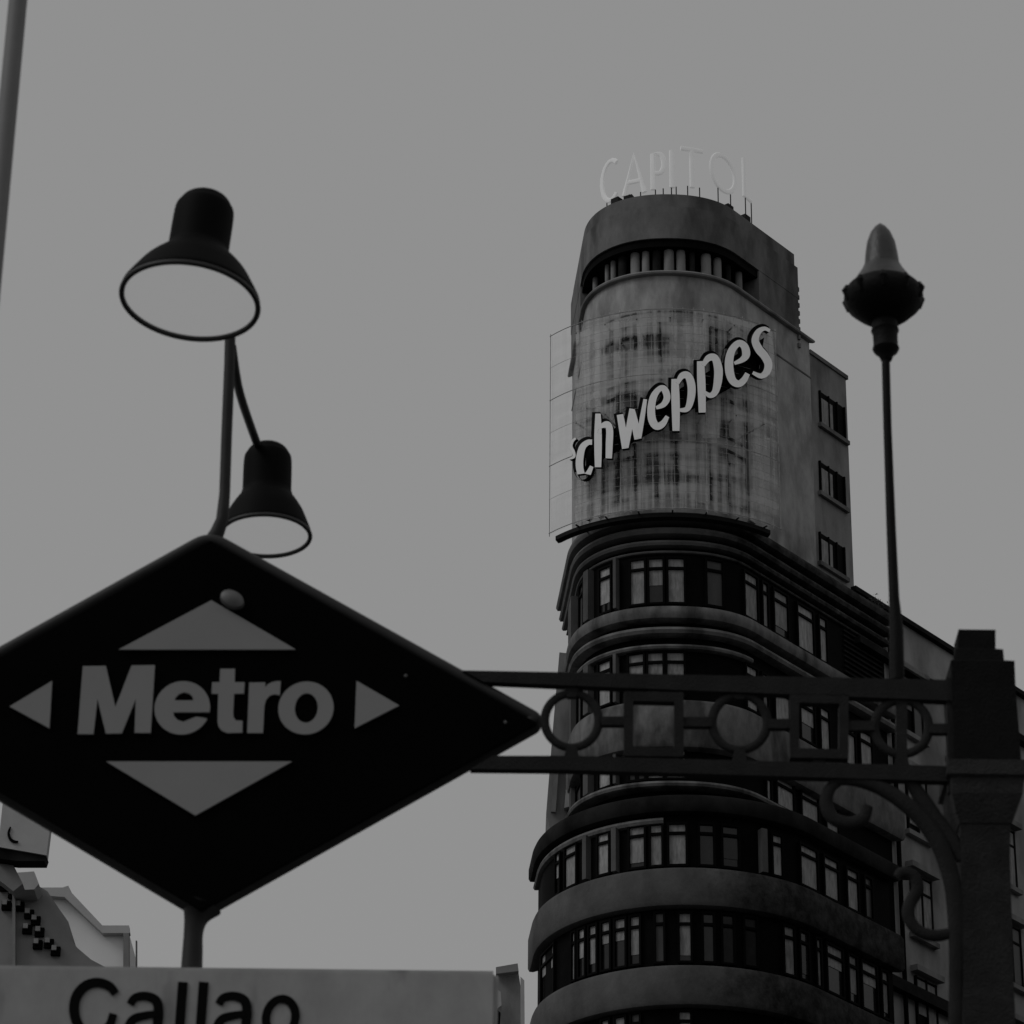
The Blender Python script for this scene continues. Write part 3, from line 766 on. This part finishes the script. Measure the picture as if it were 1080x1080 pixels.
# e: right end of the bar -> counter-clockwise over the top, left, bottom, to the terminal
eo = ell(880, 407, 211, 203, 56, .04, -9.3, 336)
GL = {
 'M': [zz4([(125,90),(300,88),(372,400),(495,85),(672,82),(640,598),(518,596),(527,340),(420,600),(300,603),(236,340),(205,606),(85,606)])],
 'e': [zz4(eo + [(1040,482),(985,474),(945,490),(890,512),(845,500),(818,470),(812,440)]), zz4([(820,350),(832,325),(855,302),(895,288),(935,300),(958,322),(966,350)])],
 't': [zz5([(160,110),(272,110),(270,212),(345,212),(340,298),(265,300),(258,450),(262,480),(280,503),(330,505),(328,595),(215,598),(172,580),(148,550),(140,510),(145,300),(95,300),(98,212),(155,212)])],
 'r': [zz5([(380,215),(502,213),(500,250),(525,225),(555,211),(590,204),(620,203),(612,310),(570,304),(535,315),(508,345),(495,390),(485,598),(365,598)])],
 'o': [zz5(ell(811, 408, 210, 201, 48, .04)), zz5(ell(814, 408, 87, 112, 40, .04)[::-1])],
}
for k_, loops in GL.items():
    bm = bmesh.new(); outline_solid(bm, loops, lambda x, y: sg(x, y, YS - .008), Vector((0, .006, 0))); obj('letter', bm, None, ms, mats=[M['signwhite'], M['signwhite']])
for tri in ([(223,633),(125,685),(312,685)], [(112,803),(308,803),(206,860)], [(10,745),(55,718),(52,768)], [(376,718),(421,744),(374,768)]):
    bm = bmesh.new(); outline_solid(bm, [tri], lambda x, y: sg(x, y, YS - .008), Vector((0, .006, 0))); obj('triangle', bm, None, ms, mats=[M['signwhite'], M['signwhite']])
# lamp bracket boss on the face and small bolts
a = sg(244, 630, YS - .03)
bm = bmesh.new(); lathe(bm, [(.0, .0), (.022, 0), (.028, .008), (.026, .02), (.014, .028), (0, .03)], 24, Matrix.Translation(a + Vector((0, .03, 0))) @ Matrix.Rotation(R(35), 4, 'Y') @ Matrix.Diagonal((1.25, 1, .9, 1)) @ Matrix.Rotation(R(80), 4, 'X'))
obj('bolt', bm, M['chrome'], ms, True)
for x, y in ((428, 713), (533, 762)):
    a = sg(x, y, YS - .002); bm = bmesh.new(); lathe(bm, [(0, -.002), (.005, -.002), (.004, .004), (0, .005)], 12, Matrix.Translation(a) @ Matrix.Rotation(R(90), 4, 'X'))
    obj('bolt', bm, M['chrome'], ms, True)
# neck under the diamond
bm = bmesh.new(); ps = [(212, 955, 22), (207, 968, 13), (204, 984, 10), (203, 1004, 10.5), (202, 1024, 11)]
tube(bm, [sg(x, y, YS + .05) for x, y, r_ in spline(ps, 4)], [r_*PXM for x, y, r_ in spline(ps, 4)], 16)
obj('neck', bm, M['signframe'], ms, True)

# ---- cream name board with Callao
nb_ = thing('station_name_board', 'long cream board lettered Callao below the diamond sign', 'sign', sg(240, 1200, YS))
zt = sg(200, 1019, YS).z; zb = sg(200, 1190, YS).z
xl = sg(-140, 1060, YS).x; xr = sg(525, 1060, YS).x
bm = bmesh.new(); box(bm, (xl, YS - .002, zb), (xr, YS + .12, zt))
bmesh.ops.bevel(bm, geom=[e for e in bm.edges], offset=.012, segments=3, affect='EDGES')
obj('panel', bm, M['board'], nb_, True)
bm = bmesh.new()
for x in (xl + .12, xr - .12): box(bm, (x-.04, YS + .02, 0), (x+.04, YS + .1, zb + .01))
obj('leg', bm, M['signframe'], nb_)
def z7(l): return [(x/4.5, 840 + y/4.5, w_/4.5) for x, y, w_ in l]
def sh7(l, d): return [(x + d, y, w_) for x, y, w_ in l]
Cg = [z7([(548,935,38),(520,900,42),(465,882,44),(405,898,46),(362,950,48),(352,1020,48),(375,1090,46),(430,1125,44),(490,1112,42),(523,1078,40),(537,1030,37)])]
Ag = [z7([(618,985,36),(640,955,38),(690,946,40),(738,965,44),(752,1010,46),(748,1080,46),(745,1140,44)]), z7([(745,1030,30),(690,1038,36),(635,1055,40),(612,1095,42),(640,1130,40),(690,1130,36),(742,1095,24)])]
Lg = [z7([(868,880,46),(862,960,46),(855,1060,46),(850,1138,46)])]
Og = None
for gl in (Cg, Ag, Lg, [sh7(Lg[0], 22)], [sh7(s_, 93.3) for s_ in Ag]):
    bm = bmesh.new()
    for i, st in enumerate(gl): outline_solid(bm, [ribbon(st)], lambda x, y: sg(x, y, YS - .006 - .0008*i), Vector((0, .003, 0)))
    obj('letter', bm, None, nb_, mats=[M['blacktext']]*2)
bm = bmesh.new(); outline_solid(bm, [ell(296, 1073, 20, 24, 40, .08), ell(296, 1073, 11, 15.5, 40, .08)[::-1]], lambda x, y: sg(x, y, YS - .006), Vector((0, .003, 0)))
obj('letter', bm, None, nb_, mats=[M['blacktext']]*2)

# ---- iron bracket
br = thing('iron_bracket', 'ornate iron bracket with rings, squares and scrolls holding the diamond sign on the post', 'bracket', sg(1000, 815, YS))
def bar(name, pts, flat=.6, m='iron', Y=YS+.014, closed=False, sub=6, par=br):
    p = spline(pts, sub) if not closed else pts
    bm = bmesh.new(); tube(bm, [sg(x, y, Y) for x, y, w_ in p], [w_*PXM/2 for x, y, w_ in p], 12, closed=closed, flat=flat)
    return obj(name, bm, M[m], par, True)
def flatbar(name, poly, Y=YS, d=.028, m='iron', par=br):
    bm = bmesh.new(); outline_solid(bm, poly, lambda x, y: sg(x, y, Y), Vector((0, d, 0)))
    bmesh.ops.bevel(bm, geom=[e for e in bm.edges if len(e.link_faces) == 2 and e.calc_face_angle(0) > .8], offset=.003, segments=2, affect='EDGES')
    return obj(name, bm, None, par, mats=[M[m], M[m]])
flatbar('rail', [[(488,707),(600,709),(1006,717),(1006,739),(600,723),(510,719)]])
flatbar('rail', [[(496,811),(520,797),(600,797),(1006,808),(1006,824),(600,812),(500,811)]])
def ring(cx, cy, r_, w_): return bar('ring', [(cx + r_*math.cos(2*math.pi*k/40), cy + r_*math.sin(2*math.pi*k/40), w_) for k in range(40)], closed=True)
ring(603, 760, 28.5, 9.5); ring(780, 762, 29, 10); ring(951, 767, 28.5, 10)
def square(x0, y0, x1, y1, w_): 
    flatbar('square', [[(x0,y0),(x1,y0+1),(x1,y1),(x0,y1-1)], [(x0+w_,y1-1-w_),(x1-w_,y1-w_),(x1-w_,y0+1+w_),(x0+w_,y0+w_)]])
square(658, 729, 721, 798, 10); square(833, 731, 895, 800, 10)
for x0, x1, y, w_ in ((634,660,760,9),(720,751,761,10),(810,835,763,10),(893,923,765,10),(980,1006,768,10)):
    flatbar('tie', [[(x0,y-w_/2),(x1,y-w_/2),(x1,y+w_/2),(x0,y+w_/2)]], YS + .004, .02)
for x, ya, yb in ((603,716,735),(603,786,802),(780,721,737),(780,788,806),(951,725,741),(951,792,812),(690,717,732),(690,795,806),(864,722,734),(864,797,809)):
    flatbar('stud', [[(x-9,ya),(x+9,ya),(x+5,yb),(x-5,yb)] if ya < 730 else [(x-5,ya),(x+5,ya),(x+9,yb),(x-9,yb)]], YS + .006, .016)
flatbar('tie', [[(945,740),(957,740),(957,794),(945,794)]], YS + .007, .016)
def q6(l): return [(740 + x/3.18, 740 + y/3.18, w_) for x, y, w_ in l]
bar('brace', q6([(430,268,10),(500,262,14),(580,280,17),(660,325,18),(740,395,19),(800,485,19),(838,600,18),(850,700,17),(853,830,15),(852,960,14),(850,1150,14)]))
bar('brace', q6([(690,250,12),(735,320,17),(790,400,17),(842,470,17),(875,530,14)]), Y=YS+.02)
bar('scroll', q6([(470,262,10),(432,290,12),(418,340,14),(440,390,15),(495,408,15),(540,392,14),(558,350,11)]), Y=YS+.016)
bar('scroll', q6([(655,590,9),(675,572,12),(712,585,13),(724,630,13),(698,680,13),(695,725,13),(730,770,13),(790,785,13),(850,770,11)]), Y=YS+.016)
flatbar('wall_plate', [[(998,715),(1010,715),(1012,835),(1000,835)]], YS + .004, .024)

# ---- granite post
pt = thing('granite_post', 'massive dark granite post with stepped top at the right', 'post', sg(1040, 1200, YS + .1))
def stack(rows, m, par, name):
    """rows (y,xl,xr): square sections"""
    bm = bmesh.new(); prev = None
    for y, xl_, xr_ in rows:
        A = sg(xl_, y, YS - .02); B = sg(xr_, y, YS - .02); h = (B.x - A.x)/2; cy = YS + .07; A = sg(xl_, y, cy - h); B = sg(xr_, y, cy - h); h = (B.x - A.x)/2; cx = (A.x+B.x)/2; z = (A.z+B.z)/2
        v = [bm.verts.new((cx+sx*h, cy+sy*h, z)) for sx, sy in ((-1,-1),(1,-1),(1,1),(-1,1))]
        if prev:
            for k in range(4): bm.faces.new((prev[k], prev[(k+1) % 4], v[(k+1) % 4], v[k]))
        else: bm.faces.new(v)
        prev = v
    bm.faces.new(prev[::-1])
    bmesh.ops.bevel(bm, geom=[e for e in bm.edges if e.calc_face_angle(0) > .5], offset=.003, segments=2, affect='EDGES')
    return obj(name, bm, M[m], par)
stack([(664,1011,1050),(684,1010,1050),(684.5,1008,1058),(696,1006,1059),(696.5,1003,1070),(720,1004,1071),(760,1006,1074),(800,1006,1077)], 'capstone', pt, 'cap')
stack([(800.5,1000,1082),(816,999,1083),(820,1003,1080),(836,1004,1079),(852,1007,1072),(868,1012,1067)], 'postlight', pt, 'moulding')
zb_ = sg(1040, 868, YS).z
stack([(868.5,1013,1066),(900,1013,1065),(1080,1017,1071),(1300,1023,1079)], 'post', pt, 'shaft')
A = sg(1023, 1300, YS-.02); B = sg(1079, 1300, YS-.02)
bm = bmesh.new(); h = (B.x-A.x)/2; box(bm, ((A.x+B.x)/2-h, YS+.07-h, 0), ((A.x+B.x)/2+h, YS+.07+h, A.z)); box(bm, ((A.x+B.x)/2-.16, YS+.07-.16, 0), ((A.x+B.x)/2+.16, YS+.07+.16, .5))
obj('base', bm, M['post'], pt)

# ---- slim lantern standing on the bracket
ln = thing('slim_street_lamp', 'slim black lamp with a pointed globe standing on the iron bracket', 'street lamp', sg(947, 715, YS + .045))
ax0 = sg(946.5, 714, YS + .045)
axx = sg(934.5, 372, YS + .045)
def lp(rows, x=None):
    return [(r_*PXM*1.1, zat(axx.x, axx.y, y)) for y, r_ in rows]
bm = bmesh.new()
tube(bm, [sg(x, y, YS+.045) for x, y in ((934,372),(936,450),(940,560),(943,630),(944.5,650),(945.5,665),(946,718))], [x*PXM for x in (4.6,4.6,5.2,5.6,6.6,7.6,8.0)], 16)
obj('pole', bm, M['ironblack'], ln, True)
MT = Matrix.Translation((axx.x, axx.y, 0))
bm = bmesh.new(); lathe(bm, lp([(380,0),(380,5.5),(375,7.5),(371,12),(368,13.6),(364,12.4),(352,12.6),(349,14.2),(345,13),(340,13),(338,18),(331,28),(323,37),(315,40.5),(308,39.5),(304,36),(303,0)]), 32, MT)
obj('bowl', bm, M['ironblack'], ln, True)
bm = bmesh.new(); lathe(bm, lp([(281.5,0),(281.5,18.4),(279,17.8),(268,16.5),(256,14.5),(246,10.5),(240,6),(235,0)]), 32, MT)
obj('globe', bm, M['lampglobe'], ln, True)
bm = bmesh.new(); lathe(bm, lp([(303.5,0),(303.5,34),(298,30),(291,25),(285,20.8),(282.5,19.8),(282.5,0)]), 32, MT); obj('collar', bm, M['lampglobe'], ln, True)
zr = zat(axx.x, axx.y, 311)
for k in range(10):
    a = 2*math.pi*k/10 + .2; c = Vector((axx.x + math.cos(a)*.103, axx.y + math.sin(a)*.103, zr)); bm = bmesh.new()
    tube(bm, [c + Vector((0, 0, -.03)), c + Vector((math.cos(a)*.004, math.sin(a)*.004, 0)), c + Vector((0, 0, .016))], [.004, .012, .005], 8)
    obj('leaf_ornament', bm, M['ironblack'], ln, True)

# ---- two bell lamps over the sign
PROF = [(71.5, -1),(74, 2),(74, 7),(71, 13),(66, 22),(57, 37),(46, 50),(37, 59),(34, 65),(32.5, 70),(32, 114),(29, 124),(24, 132),(14, 138),(0, 141)]
def bell(label, x, y, Y, s_, tilt, tx, rimk=1.0):
    c = onY(x, y, Y); d = -(MC.transposed() @ (c - CAM)).z; u = d / F * s_
    t = thing('bell_lamp', label, 'lamp', c, 'bell lamps lighting the metro sign')
    mt = Matrix.Translation(c) @ Matrix.Rotation(R(tilt), 4, 'Y') @ Matrix.Rotation(R(tx), 4, 'X')
    bm = bmesh.new()
    kk = lambda r_: r_ if r_ < 33 else 33 + (r_ - 33)*rimk
    pr = [(kk(r_)*u, h*u) for r_, h in PROF]; RR = kk(73)/73
    smooth = [tuple(p) for p in spline(pr, 4)]
    inner = [(max(r_ - 2.5*u, 0), h) for r_, h in smooth[::-1] if h < 70*u and h > 1*u]
    lathe(bm, inner[::-1][::-1] + smooth[:], 64, mt) if False else lathe(bm, [(68*u*RR, 14*u), (70*u*RR, 6*u)] + smooth, 64, mt)
    obj('shade', bm, M['lampmetal'], t, True)
    bm = bmesh.new(); tube(bm, [mt @ Vector((72.3*RR*u*math.cos(a), 72.3*RR*u*math.sin(a), 1.5*u)) for a in (2*math.pi*k/64 for k in range(64))], 3.0*u, 10, closed=True, up=(mt.to_3x3() @ Vector((0,0,1))))
    obj('rim', bm, M['rim'], t, True)
    bm = bmesh.new(); lathe(bm, [(0, 1.0*u), (40*RR*u, 1.6*u), (70.5*RR*u, 4*u), (69.5*RR*u, 9*u), (0, 9*u)], 64, mt); obj('diffuser', bm, M['lampglass'], t, True)
    return t, mt, u
t1, m1, u1 = bell('larger bell lamp with lit white underside above the diamond sign, left of its pole', 200, 319, 7.35, 1.0, 4.5, -3)
t2, m2, u2 = bell('smaller bell lamp half hidden behind the top corner of the diamond sign', 280, 566, 9.25, .80, -1, -1, rimk=.66)
pt0 = sg(240, 372, 8.07); ptop = sg(243, 330, 8.07)
bm = bmesh.new()
pp = [sg(x, y, 8.06) for x, y in ((222,572),(229,562),(234.5,548),(237,520),(239,460),(242,385),(243,345))]
tube(bm, pp, [x*PXM for x in (8, 8, 7, 6, 6, 6, 6)], 14)
k1 = m1 @ Vector((0, 26*u1, 108*u1))
tube(bm, [pp[-1] + Vector((0,0,-.01)), pp[-1] + Vector((-.01, -.1, .08)), k1 + Vector((.03, .12, .02)), k1], 5.5*PXM, 12, up=Vector((1, 0, 0)))
obj('pole', bm, M['stem'], t1, True)
k2 = m2 @ Vector((-13*u2, -4*u2, 133*u2))
bm = bmesh.new()
s3 = [tuple(sg(244.5, 366, 8.06)), tuple(sg(253, 415, 8.5)), tuple(k2)]
s3 = spline(s3, 5)
tube(bm, s3, [5.2*PXM]*len(s3), 12, up=Vector((1, 0, 0)))
obj('arm', bm, M['stem'], t2, True)

# ---- grey pole at the left picture edge
pA, pB = onY(19, 0, 6.0), onY(4.5, 170, 6.0)
pl_ = thing('flag_pole', 'plain grey metal pole at the top left corner of the picture', 'pole', (pA.x, 6.0, 0))
bm = bmesh.new(); tube(bm, [Vector((pA.x, 6.0, 0)), Vector((pA.x, 6.0, 3)), Vector((pA.x, 6.0, 9.5))], [.032, .0215, .018], 20)
obj('shaft', bm, M['pole'], pl_, True)
bm = bmesh.new(); lathe(bm, [(0, 0), (.11, 0), (.11, .03), (.06, .06), (.05, .4), (.03, .45), (0, .45)], 24, Matrix.Translation((pA.x, 6.0, 0))); obj('base', bm, M['pole'], pl_, True)
bm = bmesh.new(); lathe(bm, [(0, 9.45), (.04, 9.5), (.055, 9.56), (.04, 9.62), (0, 9.65)], 24, Matrix.Translation((pA.x, 6.0, 0))); obj('finial', bm, M['pole'], pl_, True)
print('pole px', proj((pA.x, 6, pA.z)), proj((pA.x, 6, pB.z)), 'want', 20, 4.5)
